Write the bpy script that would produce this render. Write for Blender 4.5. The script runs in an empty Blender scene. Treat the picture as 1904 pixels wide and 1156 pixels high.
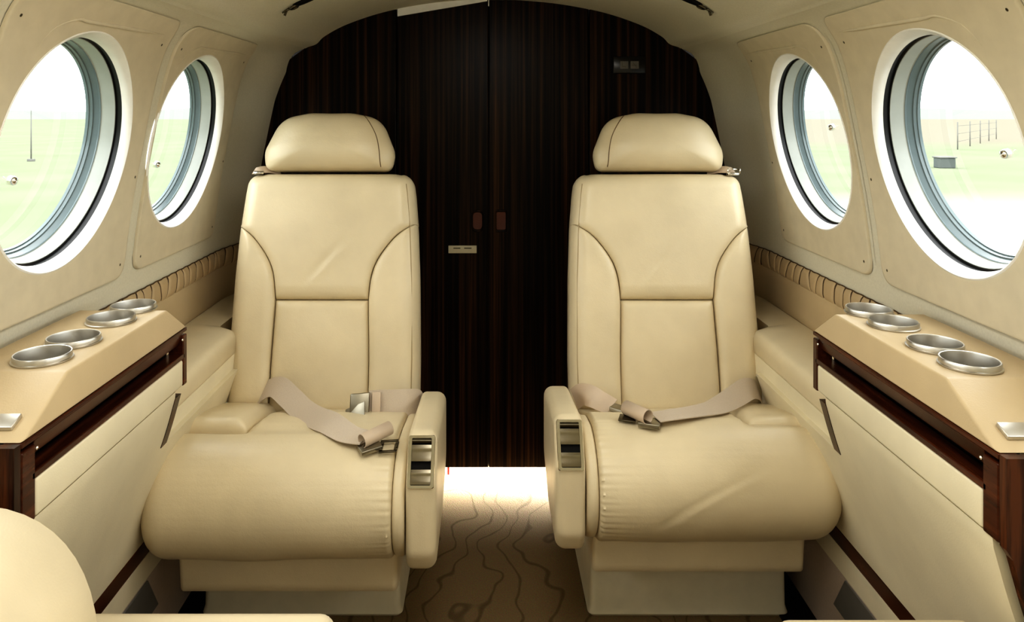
import bpy, bmesh, math, random
import numpy as np
from mathutils import Vector, Matrix, noise

random.seed(3)
SC = bpy.context.scene
COL = SC.collection
PI = math.pi

# ------------------------------------------------------------------ materials
def new_mat(name):
    m = bpy.data.materials.new(name); m.use_nodes = True
    nt = m.node_tree
    b = nt.nodes['Principled BSDF']
    return m, nt, b

def lnk(nt, a, b): nt.links.new(a, b)

def coords(nt, scale=(1, 1, 1), kind='Object'):
    tc = nt.nodes.new('ShaderNodeTexCoord'); mp = nt.nodes.new('ShaderNodeMapping')
    mp.inputs['Scale'].default_value = scale
    lnk(nt, tc.outputs[kind], mp.inputs['Vector'])
    return mp.outputs['Vector']

def tex_noise(nt, vec, scale, detail=3, rough=.5):
    n = nt.nodes.new('ShaderNodeTexNoise')
    n.inputs['Scale'].default_value = scale; n.inputs['Detail'].default_value = detail
    n.inputs['Roughness'].default_value = rough
    lnk(nt, vec, n.inputs['Vector'])
    return n

def ramp(nt, fac, stops):
    r = nt.nodes.new('ShaderNodeValToRGB')
    e = r.color_ramp.elements
    while len(e) < len(stops): e.new(.5)
    for i, (p, c) in enumerate(stops):
        e[i].position = p; e[i].color = (*c, 1)
    lnk(nt, fac, r.inputs['Fac'])
    return r.outputs['Color']

def bump(nt, b, height, strength, dist, prev=None):
    bp = nt.nodes.new('ShaderNodeBump')
    bp.inputs['Strength'].default_value = strength; bp.inputs['Distance'].default_value = dist
    lnk(nt, height, bp.inputs['Height'])
    if prev: lnk(nt, prev, bp.inputs['Normal'])
    lnk(nt, bp.outputs['Normal'], b.inputs['Normal'])
    return bp.outputs['Normal']

def leather(name, col, rough=.4, spec=.45, wrinkle=.25):
    m, nt, b = new_mat(name)
    v = coords(nt)
    n1 = tex_noise(nt, v, 9, 3)
    c2 = tuple(x * .9 for x in col)
    lnk(nt, ramp(nt, n1.outputs['Fac'], [(.3, c2), (.7, col)]), b.inputs['Base Color'])
    b.inputs['Roughness'].default_value = rough
    b.inputs['Specular IOR Level'].default_value = spec
    vo = nt.nodes.new('ShaderNodeTexVoronoi'); vo.inputs['Scale'].default_value = 420
    lnk(nt, v, vo.inputs['Vector'])
    p = bump(nt, b, vo.outputs['Distance'], .08, .001)
    n2 = tex_noise(nt, v, 22, 4, .6)
    bump(nt, b, n2.outputs['Fac'], wrinkle, .006, p)
    return m

def plain(name, col, rough=.5, metal=0, spec=.5, bumpscale=None, bumpstr=.1):
    m, nt, b = new_mat(name)
    v = coords(nt)
    n = tex_noise(nt, v, bumpscale or 30, 3)
    lnk(nt, ramp(nt, n.outputs['Fac'], [(.3, tuple(x * .93 for x in col)), (.7, col)]), b.inputs['Base Color'])
    b.inputs['Roughness'].default_value = rough
    b.inputs['Metallic'].default_value = metal
    b.inputs['Specular IOR Level'].default_value = spec
    if bumpscale: bump(nt, b, n.outputs['Fac'], bumpstr, .002)
    return m

def wood(name, stops, scale, rough=.25, spec=.4, coat=0):
    m, nt, b = new_mat(name)
    v = coords(nt, scale)
    n = tex_noise(nt, v, 1.0, 5, .65)
    lnk(nt, ramp(nt, n.outputs['Fac'], stops), b.inputs['Base Color'])
    b.inputs['Roughness'].default_value = rough
    b.inputs['Specular IOR Level'].default_value = spec
    b.inputs['Coat Weight'].default_value = coat
    b.inputs['Coat Roughness'].default_value = .1
    return m

M = {}
M['leather'] = leather('cream_leather', (.72, .63, .455), .42, .40, .10)
M['leather_seat'] = leather('cream_seat_leather', (.72, .625, .445), .36, .45, .16)
M['leather_pad'] = leather('tan_pad_leather', (.58, .465, .30), .42, .4, .06)
M['pleat'] = leather('tan_pleated_leather', (.55, .43, .275), .5, .3, .05)
M['panel_cream'] = leather('cream_side_panel', (.79, .72, .545), .55, .3, .03)
M['plastic_cream'] = plain('cream_pedestal_plastic', (.78, .73, .575), .45)
M['wallpanel'] = plain('beige_wall_panel', (.70, .635, .495), .5, 0, .35)
M['headliner'] = plain('grey_beige_headliner', (.70, .67, .56), .75, 0, .2, 260, .06)
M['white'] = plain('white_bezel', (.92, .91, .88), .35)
M['gasket'] = plain('black_gasket', (.012, .012, .014), .4)
M['greyring'] = plain('light_grey_ring', (.38, .40, .375), .35)
M['bluering'] = plain('blue_grey_ring', (.15, .19, .20), .22)
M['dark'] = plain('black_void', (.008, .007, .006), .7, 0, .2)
M['steel'] = plain('brushed_steel', (.66, .64, .60), .36, 1)
M['chrome'] = plain('chrome', (.86, .83, .77), .07, 1)
M['darkmetal'] = plain('dark_metal', (.16, .14, .10), .3, 1)
M['buckle'] = plain('satin_buckle', (.40, .37, .30), .38, 1)
M['webbing'] = plain('beige_webbing', (.58, .50, .41), .6, 0, .3, 500, .2)
M['tan_cover'] = plain('tan_cover', (.60, .49, .38), .5)
M['seam'] = plain('dark_seam', (.16, .10, .045), .6)
M['welt'] = plain('welt_thread', (.42, .33, .19), .6)
M['lid'] = plain('bronze_chrome', (.46, .42, .34), .10, 1)
M['ebony'] = wood('ebony_wood', [(.30, (.0015, .0008, .0006)), (.44, (.006, .003, .0015)), (.56, (.030, .015, .0065)), (.68, (.082, .038, .016))], (75, 75, .8), .30, .13)
M['mahogany'] = wood('mahogany', [(.3, (.018, .005, .0022)), (.55, (.075, .021, .008)), (.75, (.15, .044, .015))], (60, 4, 60), .25, .3, .1)
M['mahogany_v'] = wood('mahogany_end', [(.38, (.006, .003, .0015)), (.5, (.036, .011, .005)), (.62, (.11, .036, .013))], (60, 60, 3), .25, .3, .1)
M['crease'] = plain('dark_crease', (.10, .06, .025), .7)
M['latch'] = plain('red_brown_latch', (.10, .022, .012), .3)
M['kickcarpet'] = plain('grey_brown_carpet', (.55, .46, .38), .9, 0, .1, 200, .4)
M['ventgrey'] = plain('dark_grey_vent', (.17, .16, .145), .6)
M['plate'] = plain('pale_plate', (.62, .57, .42), .4)
M['ink'] = plain('ink', (.10, .09, .05), .6)
M['icon'] = plain('sign_icon', (.12, .11, .08), .5)
M['signface'] = plain('sign_face', (.010, .009, .007), .25)
M['red'] = plain('red_tab', (.6, .05, .05), .5)

def carpet_mat():
    m, nt, b = new_mat('patterned_carpet')
    v = coords(nt)
    warp = tex_noise(nt, v, 4.2, 2)
    vm = nt.nodes.new('ShaderNodeVectorMath'); vm.operation = 'MULTIPLY_ADD'
    vm.inputs[1].default_value = (.42, .42, 0); lnk(nt, warp.outputs['Color'], vm.inputs[0]); lnk(nt, v, vm.inputs[2])
    w = nt.nodes.new('ShaderNodeTexWave'); w.bands_direction = 'X'; w.inputs['Scale'].default_value = 4.6
    w.inputs['Distortion'].default_value = 1.5; w.inputs['Detail'].default_value = 0
    lnk(nt, vm.outputs[0], w.inputs['Vector'])
    lines = ramp(nt, w.outputs['Fac'], [(0, (.215, .155, .08)), (.02, (.25, .183, .098)), (.06, (.34, .25, .138))])
    n = tex_noise(nt, v, 300, 3)
    mx = nt.nodes.new('ShaderNodeMix'); mx.data_type = 'RGBA'; mx.blend_type = 'MULTIPLY'; mx.inputs[0].default_value = .5
    lnk(nt, lines, mx.inputs[6]); lnk(nt, n.outputs['Color'], mx.inputs[7])
    lnk(nt, mx.outputs[2], b.inputs['Base Color'])
    b.inputs['Roughness'].default_value = .95; b.inputs['Specular IOR Level'].default_value = .1
    bump(nt, b, n.outputs['Fac'], .5, .003)
    return m
M['carpet'] = carpet_mat()

def glass_mat():
    m = bpy.data.materials.new('window_glass'); m.use_nodes = True
    nt = m.node_tree; nt.nodes.clear()
    out = nt.nodes.new('ShaderNodeOutputMaterial')
    tr = nt.nodes.new('ShaderNodeBsdfTransparent'); tr.inputs['Color'].default_value = (.95, .98, .97, 1)
    gl = nt.nodes.new('ShaderNodeBsdfGlossy'); gl.inputs['Roughness'].default_value = .02
    mx = nt.nodes.new('ShaderNodeMixShader'); mx.inputs[0].default_value = .06
    lnk(nt, tr.outputs[0], mx.inputs[1]); lnk(nt, gl.outputs[0], mx.inputs[2])
    lnk(nt, mx.outputs[0], out.inputs['Surface'])
    return m
M['glass'] = glass_mat()

def ground_mat():
    m, nt, b = new_mat('airfield_grass')
    tc = nt.nodes.new('ShaderNodeTexCoord'); sx = nt.nodes.new('ShaderNodeSeparateXYZ')
    lnk(nt, tc.outputs['Object'], sx.inputs[0])
    n = tex_noise(nt, tc.outputs['Object'], .25, 4)
    grass = ramp(nt, n.outputs['Fac'], [(.3, (.142, .158, .108)), (.7, (.162, .178, .128))])
    # concrete apron close to the aircraft on the right, dry field far away
    def step(sock, lo, hi):
        mr = nt.nodes.new('ShaderNodeMapRange'); mr.inputs[1].default_value = lo; mr.inputs[2].default_value = hi
        lnk(nt, sock, mr.inputs[0]); return mr.outputs[0]
    near = step(sx.outputs['Y'], 22, 19); right = step(sx.outputs['X'], 1, 3)
    mu = nt.nodes.new('ShaderNodeMath'); mu.operation = 'MULTIPLY'; lnk(nt, near, mu.inputs[0]); lnk(nt, right, mu.inputs[1])
    far = step(sx.outputs['Y'], 48, 62)
    mf = nt.nodes.new('ShaderNodeMath'); mf.operation = 'MULTIPLY'; lnk(nt, far, mf.inputs[0]); lnk(nt, right, mf.inputs[1])
    m1 = nt.nodes.new('ShaderNodeMix'); m1.data_type = 'RGBA'; lnk(nt, mf.outputs[0], m1.inputs[0]); lnk(nt, grass, m1.inputs[6]); m1.inputs[7].default_value = (.165, .155, .125, 1)
    m2 = nt.nodes.new('ShaderNodeMix'); m2.data_type = 'RGBA'; lnk(nt, mu.outputs[0], m2.inputs[0]); lnk(nt, m1.outputs[2], m2.inputs[6]); m2.inputs[7].default_value = (.20, .19, .17, 1)
    lnk(nt, m2.outputs[2], b.inputs['Base Color']); b.inputs['Roughness'].default_value = 1
    b.inputs['Specular IOR Level'].default_value = 0
    return m
M['ground'] = ground_mat()
M['hill'] = plain('pale_hill', (.17, .195, .165), 1, 0, 0)
M['post'] = plain('weathered_post', (.16, .16, .15), .9, 0, .1)
M['boxgrey'] = plain('grey_box', (.10, .11, .105), .8, 0, .1)

# ------------------------------------------------------------------ object helpers
def mesh(name, verts, faces, mat, root=None, smooth=True, flip=False, world=True):
    """one mesh object; verts are in world space, stored relative to its root"""
    me = bpy.data.meshes.new(name)
    off = Vector((0, 0, 0))
    p = root
    while p is not None and world:
        off += Vector(p.location); p = p.parent
    vs = [(v[0] - off.x, v[1] - off.y, v[2] - off.z) for v in verts]
    fs = [tuple(reversed(f)) for f in faces] if flip else faces
    me.from_pydata(vs, [], fs); me.update()
    bm = bmesh.new(); bm.from_mesh(me)
    bmesh.ops.recalc_face_normals(bm, faces=bm.faces); bm.to_mesh(me); bm.free()
    if smooth: me.polygons.foreach_set('use_smooth', [True] * len(me.polygons))
    o = bpy.data.objects.new(name, me); COL.objects.link(o)
    me.materials.append(mat)
    if root is not None: o.parent = root
    return o

def sharpen(o, deg=35):
    """smooth shading with hard edges above an angle"""
    bm = bmesh.new(); bm.from_mesh(o.data)
    for e in bm.edges:
        if len(e.link_faces) == 2 and e.calc_face_angle(0) > math.radians(deg): e.smooth = False
    bm.to_mesh(o.data); bm.free()
    return o

def empty(name, loc, label=None, cat=None, group=None, kind=None):
    o = bpy.data.objects.new(name, None); COL.objects.link(o)
    o.empty_display_size = .05; o.location = loc
    tag(o, label, cat, group, kind)
    return o

def tag(o, label=None, cat=None, group=None, kind=None):
    if label: o['label'] = label
    if cat: o['category'] = cat
    if group: o['group'] = group
    if kind: o['kind'] = kind
    return o

class MB:
    """collects shapes that form ONE mesh"""
    def __init__(s): s.v = []; s.f = []
    def add(s, verts, faces):
        n = len(s.v); s.v += [tuple(v) for v in verts]; s.f += [tuple(i + n for i in f) for f in faces]; return s
    def bm(s, b):
        b.verts.ensure_lookup_table(); b.verts.index_update()
        s.add([v.co[:] for v in b.verts], [[v.index for v in f.verts] for f in b.faces]); b.free(); return s
    def box(s, x0, x1, y0, y1, z0, z1, bev=.0, seg=2):
        b = bmesh.new(); bmesh.ops.create_cube(b, size=1)
        x0, x1 = min(x0, x1), max(x0, x1); y0, y1 = min(y0, y1), max(y0, y1); z0, z1 = min(z0, z1), max(z0, z1)
        for v in b.verts:
            v.co = ((x0 + x1) / 2 + v.co.x * (x1 - x0), (y0 + y1) / 2 + v.co.y * (y1 - y0), (z0 + z1) / 2 + v.co.z * (z1 - z0))
        if bev: bmesh.ops.bevel(b, geom=b.edges[:], offset=bev, segments=seg, profile=.5, affect='EDGES')
        return s.bm(b)
    def hull(s, pts, bev=0, seg=3):
        b = bmesh.new()
        for p in pts: b.verts.new(p)
        bmesh.ops.convex_hull(b, input=b.verts[:])
        bmesh.ops.dissolve_limit(b, angle_limit=.02, verts=b.verts[:], edges=b.edges[:])
        if bev: bmesh.ops.bevel(b, geom=b.edges[:], offset=bev, segments=seg, profile=.5, affect='EDGES')
        return s.bm(b)
    def tube(s, pts, r, n=10, cap=True):
        pts = [Vector(p) for p in pts]; rs = r if isinstance(r, (list, tuple)) else [r] * len(pts)
        up = None; rings = []
        for i, p in enumerate(pts):
            d = (pts[min(i + 1, len(pts) - 1)] - pts[max(i - 1, 0)]).normalized()
            if up is None: up = Vector((0, 0, 1)) if abs(d.z) < .9 else Vector((1, 0, 0))
            a = d.cross(up).normalized(); up = a.cross(d).normalized()
            rings.append([p + (a * math.cos(t) + up * math.sin(t)) * rs[i] for t in (2 * PI * k / n for k in range(n))])
        return s.loft(rings, cap)
    def loft(s, rings, cap=True, closed=True):
        n = len(rings[0]); f = []
        for i in range(len(rings) - 1):
            for k in range(n if closed else n - 1):
                f.append((i * n + k, i * n + (k + 1) % n, (i + 1) * n + (k + 1) % n, (i + 1) * n + k))
        if cap and closed:
            f.append(tuple(range(n - 1, -1, -1))); f.append(tuple((len(rings) - 1) * n + k for k in range(n)))
        return s.add([tuple(p) for r in rings for p in r], f)
    def lathe(s, prof, org, axis, n=48):
        """prof: (radius, along axis)"""
        org = Vector(org); ax = Vector(axis).normalized()
        a = ax.cross(Vector((0, 1, 0)) if abs(ax.y) < .9 else Vector((1, 0, 0))).normalized(); b = ax.cross(a)
        rings = [[org + ax * h + (a * math.cos(2 * PI * k / n) + b * math.sin(2 * PI * k / n)) * r for k in range(n)] for r, h in prof]
        return s.loft(rings, cap=False)
    def build(s, name, mat, root=None, smooth=True, hard=None):
        o = mesh(name, s.v, s.f, mat, root, smooth)
        if hard: sharpen(o, hard)
        return o

def crom(pts, n):
    """Catmull-Rom through points, n per span"""
    P = [np.array(p, float) for p in pts]; P = [2 * P[0] - P[1]] + P + [2 * P[-1] - P[-2]]
    out = []
    for i in range(1, len(P) - 2):
        for k in range(n):
            t = k / n
            out.append(.5 * (2 * P[i] + (P[i + 1] - P[i - 1]) * t + (2 * P[i - 1] - 5 * P[i] + 4 * P[i + 1] - P[i + 2]) * t * t + (3 * P[i] - P[i - 1] - 3 * P[i + 1] + P[i + 2]) * t ** 3))
    out.append(P[-2])
    return np.array(out)

def resample(poly, n, closed=True):
    P = np.array(poly, float)
    if closed: P = np.vstack([P, P[:1]])
    d = np.r_[0, np.cumsum(np.linalg.norm(np.diff(P, axis=0), axis=1))]
    t = np.linspace(0, d[-1], n + 1)[:-1] if closed else np.linspace(0, d[-1], n)
    return np.stack([np.interp(t, d, P[:, k]) for k in range(P.shape[1])], 1)

def round_poly(pts, radii, seg=8):
    """closed polygon with rounded corners"""
    out = []; n = len(pts)
    for i in range(n):
        p = Vector(pts[i]); a = Vector(pts[i - 1]); b = Vector(pts[(i + 1) % n]); r = radii[i] if isinstance(radii, (list, tuple)) else radii
        if r <= 1e-6: out.append(tuple(p)); continue
        u = (a - p).normalized(); v = (b - p).normalized()
        ang = u.angle(v); t = min(r / math.tan(ang / 2), .48 * (a - p).length, .48 * (b - p).length)
        p0 = p + u * t; p1 = p + v * t
        for k in range(seg + 1):
            q = k / seg
            out.append(tuple(p0.lerp(p, q).lerp(p.lerp(p1, q), q)))
    return out

def normals2(P):
    """outward normals of closed 2D polygon"""
    T = np.roll(P, -1, 0) - np.roll(P, 1, 0)
    N = np.stack([T[:, 1], -T[:, 0]], 1)
    N /= np.maximum(np.linalg.norm(N, axis=1, keepdims=True), 1e-9)
    A = .5 * np.sum(P[:, 0] * np.roll(P[:, 1], -1) - np.roll(P[:, 0], -1) * P[:, 1])
    return N if A > 0 else -N

def bulge(mb, prof, x0, x1, r0, r1, X, nst=2, disp=None, seg=6):
    """closed (Y,z) profile swept from x0 to x1 with rounded ends; X maps local x to world x"""
    P = np.array(prof, float); N = normals2(P)
    st = []
    for k in range(seg + 1):
        th = PI / 2 * k / seg; st.append((x0 + r0 * (1 - math.cos(th)), r0 * (1 - math.sin(th))))
    for k in range(1, nst): st.append((x0 + r0 + (x1 - x0 - r0 - r1) * k / nst, 0))
    for k in range(seg, -1, -1):
        th = PI / 2 * k / seg; st.append((x1 - r1 * (1 - math.cos(th)), r1 * (1 - math.sin(th))))
    rings = []
    for x, ins in st:
        Q = P - N * ins
        if disp is not None: Q = Q + N * disp(x, P)[:, None]
        rings.append([(X(x), q[0], q[1]) for q in Q])
    return mb.loft(rings)

def ribbon(mb, pts, wdir, width, th=.0016, n=8):
    C = crom(pts, n); Wd = crom(wdir, n); rings = []
    for i in range(len(C)):
        c = Vector(C[i]); w = Vector(Wd[i]).normalized()
        t = (Vector(C[min(i + 1, len(C) - 1)]) - Vector(C[max(i - 1, 0)])).normalized()
        nn = t.cross(w).normalized(); w = nn.cross(t).normalized()
        a = w * (width / 2); b = nn * (th / 2)
        rings.append([c - a - b, c + a - b, c + a + b, c - a + b])
    return mb.loft(rings)

def smooth01(t): t = min(max(t, 0), 1); return t * t * (3 - 2 * t)

# ------------------------------------------------------------------ cabin cross-section
_wp = crom([(.02, .70), (.30, .705), (.50, .712), (.62, .720), (.72, .722), (.81, .714), (.90, .701), (1.0, .683), (1.10, .663), (1.16, .647), (1.20, .630), (1.235, .600), (1.252, .556)], 12)
def wall_x(z): return float(np.interp(z, _wp[:, 0], _wp[:, 1]))
def fair(z): return float(np.interp(z, [.4, .8, 1.0, 1.1, 1.18, 1.252], [.03, .03, .034, .036, .045, .022]))
def wpt(s, y, z, off=0.0):
    x = wall_x(z) - fair(z) * smooth01((y - 1.95) / .22) - off
    return (s * x, y, z)
_cp = crom([(.556, 1.2525), (.530, 1.262), (.505, 1.285), (.44, 1.318), (.33, 1.353), (.20, 1.377), (.08, 1.388), (0, 1.389)], 8)
Y_BACK = 2.17
ZC = 1.0
RW = .188
def win_centres(s): return [(-.215, 1), (.25, 1), (.718, 1), (1.195, 1), (1.668, 1)] if s < 0 else [(-.26, 1), (.205, 1), (.680, 1), (1.155, 1), (1.635, 1)]

def rect_samples(y0, y1, z0, z1, rad, n=40):
    P = round_poly([(y0, z0), (y1, z0), (y1, z1), (y0, z1)], rad, 8)
    out = []
    for i in range(len(P)):
        a = np.array(P[i]); b = np.array(P[(i + 1) % len(P)]); L = np.linalg.norm(b - a)
        k = max(1, int(L / .012))
        for q in range(k): out.append(a + (b - a) * q / k)
    return np.array(out)

def radial(s, B, yc, zc, R, offs, M_=12):
    """sheet between boundary samples B and the window circle; offs(t) inward offset for t 0 (edge)..1 (circle)"""
    ang = np.arctan2(B[:, 1] - zc, B[:, 0] - yc)
    Cc = np.stack([yc + R * np.cos(ang), zc + R * np.sin(ang)], 1)
    rings = []
    for t, off in offs:
        Q = B + (Cc - B) * t
        rings.append([wpt(s, q[0], q[1], off) for q in Q])
    return rings

def side_wall(s, name):
    cs = win_centres(s); mb = MB(); zlo, zhi = .78, 1.215
    ys = []
    for yc, _ in cs:
        a, b = yc - .21, yc + .21
        B = rect_samples(a, b, zlo, zhi, 0)
        mb.loft(radial(s, B, yc, ZC, RW, [(t / 12, 0) for t in range(13)]), cap=False)
        ys += [a, b]
    def strip(y0, y1, z0, z1):
        ny = max(1, int((y1 - y0) / .03)); nz = max(1, int((z1 - z0) / .008))
        mb.loft([[wpt(s, y0 + (y1 - y0) * i / ny, z0 + (z1 - z0) * k / nz, -.0008) for k in range(nz + 1)] for i in range(ny + 1)], closed=False)
    strip(-.6, 2.176, .30, zlo + .012); strip(-.6, 2.176, zhi - .012, 1.2525)
    prev = -.6
    for i in range(0, len(ys), 2):
        if ys[i] > prev: strip(prev - .01, ys[i] + .01, zlo, zhi)
        prev = ys[i + 1]
    strip(prev - .01, 2.176, zlo, zhi)
    return tag(mb.build(name, M['headliner']), kind='structure')

wall_l = side_wall(-1, 'wall_left'); wall_r = side_wall(1, 'wall_right')

# ceiling: one arched sheet with a small drip lip on both sides
def ceiling():
    half = [(x, z) for x, z in _cp]
    prof = [(-.562, 1.249)] + [(-x, z) for x, z in half] + [(x, z) for x, z in reversed(half[:-1])] + [(.562, 1.249)]
    ny = 40; mb = MB()
    rings = []
    for i in range(ny + 1):
        y = -.6 + 2.776 * i / ny
        k = fair(1.252) * smooth01((y - 1.95) / .22)
        rings.append([(x - math.copysign(k, x) * min(1, abs(x) / .5), y, z) for x, z in prof])
    mb.loft(rings, closed=False)
    o = mb.build('ceiling', M['headliner']); sharpen(o, 40)
    return tag(o, kind='structure')
ceiling()

# floor and black strips that paint in the shadow at its sides, front bulkhead
tag(MB().box(-.655, .655, -.6, 2.95, -.03, 0).build('floor', M['carpet'], smooth=False), kind='structure')
def floor_shade_strip(s, name):
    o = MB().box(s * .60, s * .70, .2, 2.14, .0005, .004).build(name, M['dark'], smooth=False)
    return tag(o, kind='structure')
floor_shade_strip(-1, 'trim_9'); floor_shade_strip(1, 'trim_10')
bk = MB()
bpoly = [(-.70, 0), (.70, 0)] + [(wall_x(z), z) for z in np.linspace(.1, 1.25, 24)] + [(x, z) for x, z in _cp] + [(-x, z) for x, z in reversed(_cp[:-1])] + [(-wall_x(z), z) for z in np.linspace(1.25, .1, 24)]
bk.add([(x, -.6, z) for x, z in bpoly] + [(x, -.63, z) for x, z in bpoly], [tuple(range(len(bpoly))), tuple(range(2 * len(bpoly) - 1, len(bpoly) - 1, -1))])
tag(bk.build('wall_front', M['headliner'], smooth=False), kind='structure')

# ------------------------------------------------------------------ window panels (trim) and windows
def panel(s, yc, y0, y1, name):
    z0, z1 = .748, 1.236
    B = rect_samples(y0, y1, z0, z1, .035)
    mb = MB()
    offs = [(0, .0002), (.004, .003), (.014, .0055), (.03, .0062)] + [(t, .0062) for t in np.linspace(.07, .97, 13)] + [(1, .0055)]
    mb.loft(radial(s, B, yc, ZC, RW + .0005, offs), cap=False)
    o = mb.build(name, M['wallpanel'])
    tag(o, kind='structure')
    # raised bead above the window
    rb = MB()
    pts = [wpt(s, yc - .150, 1.150, .0058), wpt(s, yc - .122, 1.183, .0062), wpt(s, yc - .08, 1.2, .0066)] + [wpt(s, yc - .08 + k * .022, 1.2 + k * .0006, .0062) for k in range(1, 14)]
    pts = crom(pts, 4)
    rr = [.0026 * smooth01(min(i, len(pts) - 1 - i) / 14) + .0004 for i in range(len(pts))]
    rb.tube(pts, rr, 8); rb.build('bead', M['wallpanel'], o)
    for (y, z) in ((y0 + .022, .775), (y1 - .022, .775), (y0 + .022, 1.19), (y1 - .03, 1.19), (y1 - .012, .94)):
        p = Vector(wpt(s, y, z, .0055)); q = Vector(wpt(s, y, z + .01, .0055)); nrm = (q - p).cross(Vector((0, 1, 0))).normalized()
        if nrm.x * s > 0: nrm = -nrm
        MB().lathe([(0, .0012), (.0018, .0012), (.0026, .0008), (.003, 0)], p, nrm, 12).build('screw', M['darkmetal'], o)
    return o

TH = math.atan2(wall_x(.9) - wall_x(1.1), .2)
def window(s, yc, name, knob=(0, -.02)):
    C = Vector((s * (wall_x(ZC)), yc, ZC)); n = Vector((s * math.cos(TH), 0, math.sin(TH))); b = Vector((-s * math.sin(TH), 0, math.cos(TH))); a = Vector((0, 1, 0))
    root = empty(name, C, kind='structure')
    def ring(nm, prof, mat, hard=30):
        mb = MB(); N_ = 96
        rings = [[C + n * d + (a * math.cos(2 * PI * k / N_) + b * math.sin(2 * PI * k / N_)) * r for k in range(N_)] for r, d in prof]
        if nm == 'bezel':   # first rings sit on the curved wall itself
            for j in (0, 1):
                rr, off = ((RW + .0025, .0068), (RW + .0005, .0074))[j]
                rings.insert(j, [Vector(wpt(s, yc + rr * math.cos(2 * PI * k / N_), ZC + rr * math.sin(2 * PI * k / N_), off)) for k in range(N_)])
            rings.insert(0, [Vector(wpt(s, yc + (RW + .004) * math.cos(2 * PI * k / N_), ZC + (RW + .004) * math.sin(2 * PI * k / N_), .004)) for k in range(N_)])
        mb.loft(rings, cap=False)
        return mb.build(nm, mat, root, hard=hard)
    ring('bezel', [(RW - .003, -.0035), (RW - .0042, .004), (RW - .0054, .009)], M['white'], 50)
    ring('gasket', [(RW - .0054, .009), (RW - .003, .010), (RW - .003, .0185), (RW - .0068, .020)], M['gasket'])
    ring('spacer_ring', [(RW - .0068, .020), (RW - .0078, .0205), (RW - .0100, .043), (RW - .0112, .044)], M['greyring'])
    ring('outer_frame', [(RW - .0112, .044), (RW - .0118, .045), (RW - .0112, .047), (RW - .0135, .056), (RW - .016, .057), (RW - .0165, .062), (RW - .0185, .063), (RW - .0185, .068)], M['bluering'])
    mb = MB(); N_ = 64
    pr = [[C + n * .065 + (a * math.cos(2 * PI * k / N_) + b * math.sin(2 * PI * k / N_)) * r for k in range(N_)] for r in (RW - .017, .08, .001)]
    mb.loft(pr, cap=False); mb.build('pane', M['glass'], root)
    if knob:
        k = C + n * .064 + a * knob[0] + b * knob[1]
        MB().lathe([(.0075, 0), (.0075, -.006), (.0055, -.010), (.0005, -.011)], k, n, 20).build('knob', M['chrome'], root)
    return root

pn = 1; wn = 1
for s in (-1, 1):
    sh = 0 if s < 0 else -.052
    bounds = [(-.44, .008), (.048, .46), (.495, .93), (.967, 1.447), (1.487, 1.925)]
    for i, (yc, _) in enumerate(win_centres(s)):
        y0, y1 = bounds[i][0] + sh, bounds[i][1] + sh
        panel(s, yc, y0, y1, 'trim_%d' % (pn + 20)); pn += 1
        kn = {(-1, 3): (-.03, -.055), (-1, 4): (.012, -.065), (1, 3): (-.05, -.01), (1, 4): (.015, .02)}.get((s, i), (0, -.03))
        window(s, yc, 'window_%d' % wn, kn); wn += 1

# ------------------------------------------------------------------ aft partition: two door leaves between fixed panels
def top_z(x):
    x = abs(x)
    pts = sorted([(px, pz) for px, pz in _cp])
    k = fair(1.252)
    return float(np.interp(x, [p[0] * (1 - k / .556) for p in pts], [p[1] for p in pts]))
def edge_poly(x0, x1, z0, lower=None, drop=0):
    """outline of a partition piece under the ceiling arch between x0 and x1"""
    pts = [(x0, z0), (x1, z0)]
    for x in np.linspace(x1, x0, 30): pts.append((x, top_z(x) - drop + .003))
    return pts
def slab(pts, y0, y1, name, mat, root=None, bev=.0025):
    b = bmesh.new()
    vs = [b.verts.new((x, y0, z)) for x, z in pts]
    f = b.faces.new(vs)
    r = bmesh.ops.extrude_face_region(b, geom=[f])
    for v in [g for g in r['geom'] if isinstance(g, bmesh.types.BMVert)]: v.co.y = y1
    front = [e for e in b.edges if all(abs(v.co.y - y0) < 1e-6 for v in e.verts)]
    bmesh.ops.bevel(b, geom=front, offset=bev, segments=2, profile=.5, affect='EDGES')
    mb = MB().bm(b)
    return mb.build(name, mat, root, smooth=False)
Z_DOOR = .040
bkp = MB(); bkp.box(-.74, .74, Y_BACK + .026, Y_BACK + .040, .041, 1.46)  # added dark plate, blocks rear light from showing through the partition seams
tag(bkp.build('rear_light_block', M['dark'], smooth=False), kind='structure')
SEAM_L, SEAM_C, SEAM_R = -.277, -.0125, .277
def fixed_panel(s, name):
    x0 = .279
    pts = [(s * x0, 0), (s * (wall_x(.31) - .02), 0)]
    for z in np.linspace(.05, 1.25, 36): pts.append((s * (wall_x(z) - fair(z) + .004), z))
    for x in np.linspace(.53, x0, 24): pts.append((s * x, top_z(x) + .003))
    return tag(slab(pts, Y_BACK, Y_BACK + .022, name, M['ebony']), kind='structure')
fixed_panel(-1, 'wall_back_left'); fixed_panel(1, 'wall_back_right')
def door(x0, x1, name, drop):
    o = slab(edge_poly(x0, x1, Z_DOOR, drop=drop), Y_BACK + .003, Y_BACK + .024, name, M['ebony'])
    return tag(o, kind='structure')
d1 = door(SEAM_L + .0015, SEAM_C - .001, 'door_1', .0); d2 = door(SEAM_C + .001, SEAM_R - .0015, 'door_2', .0)

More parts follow.
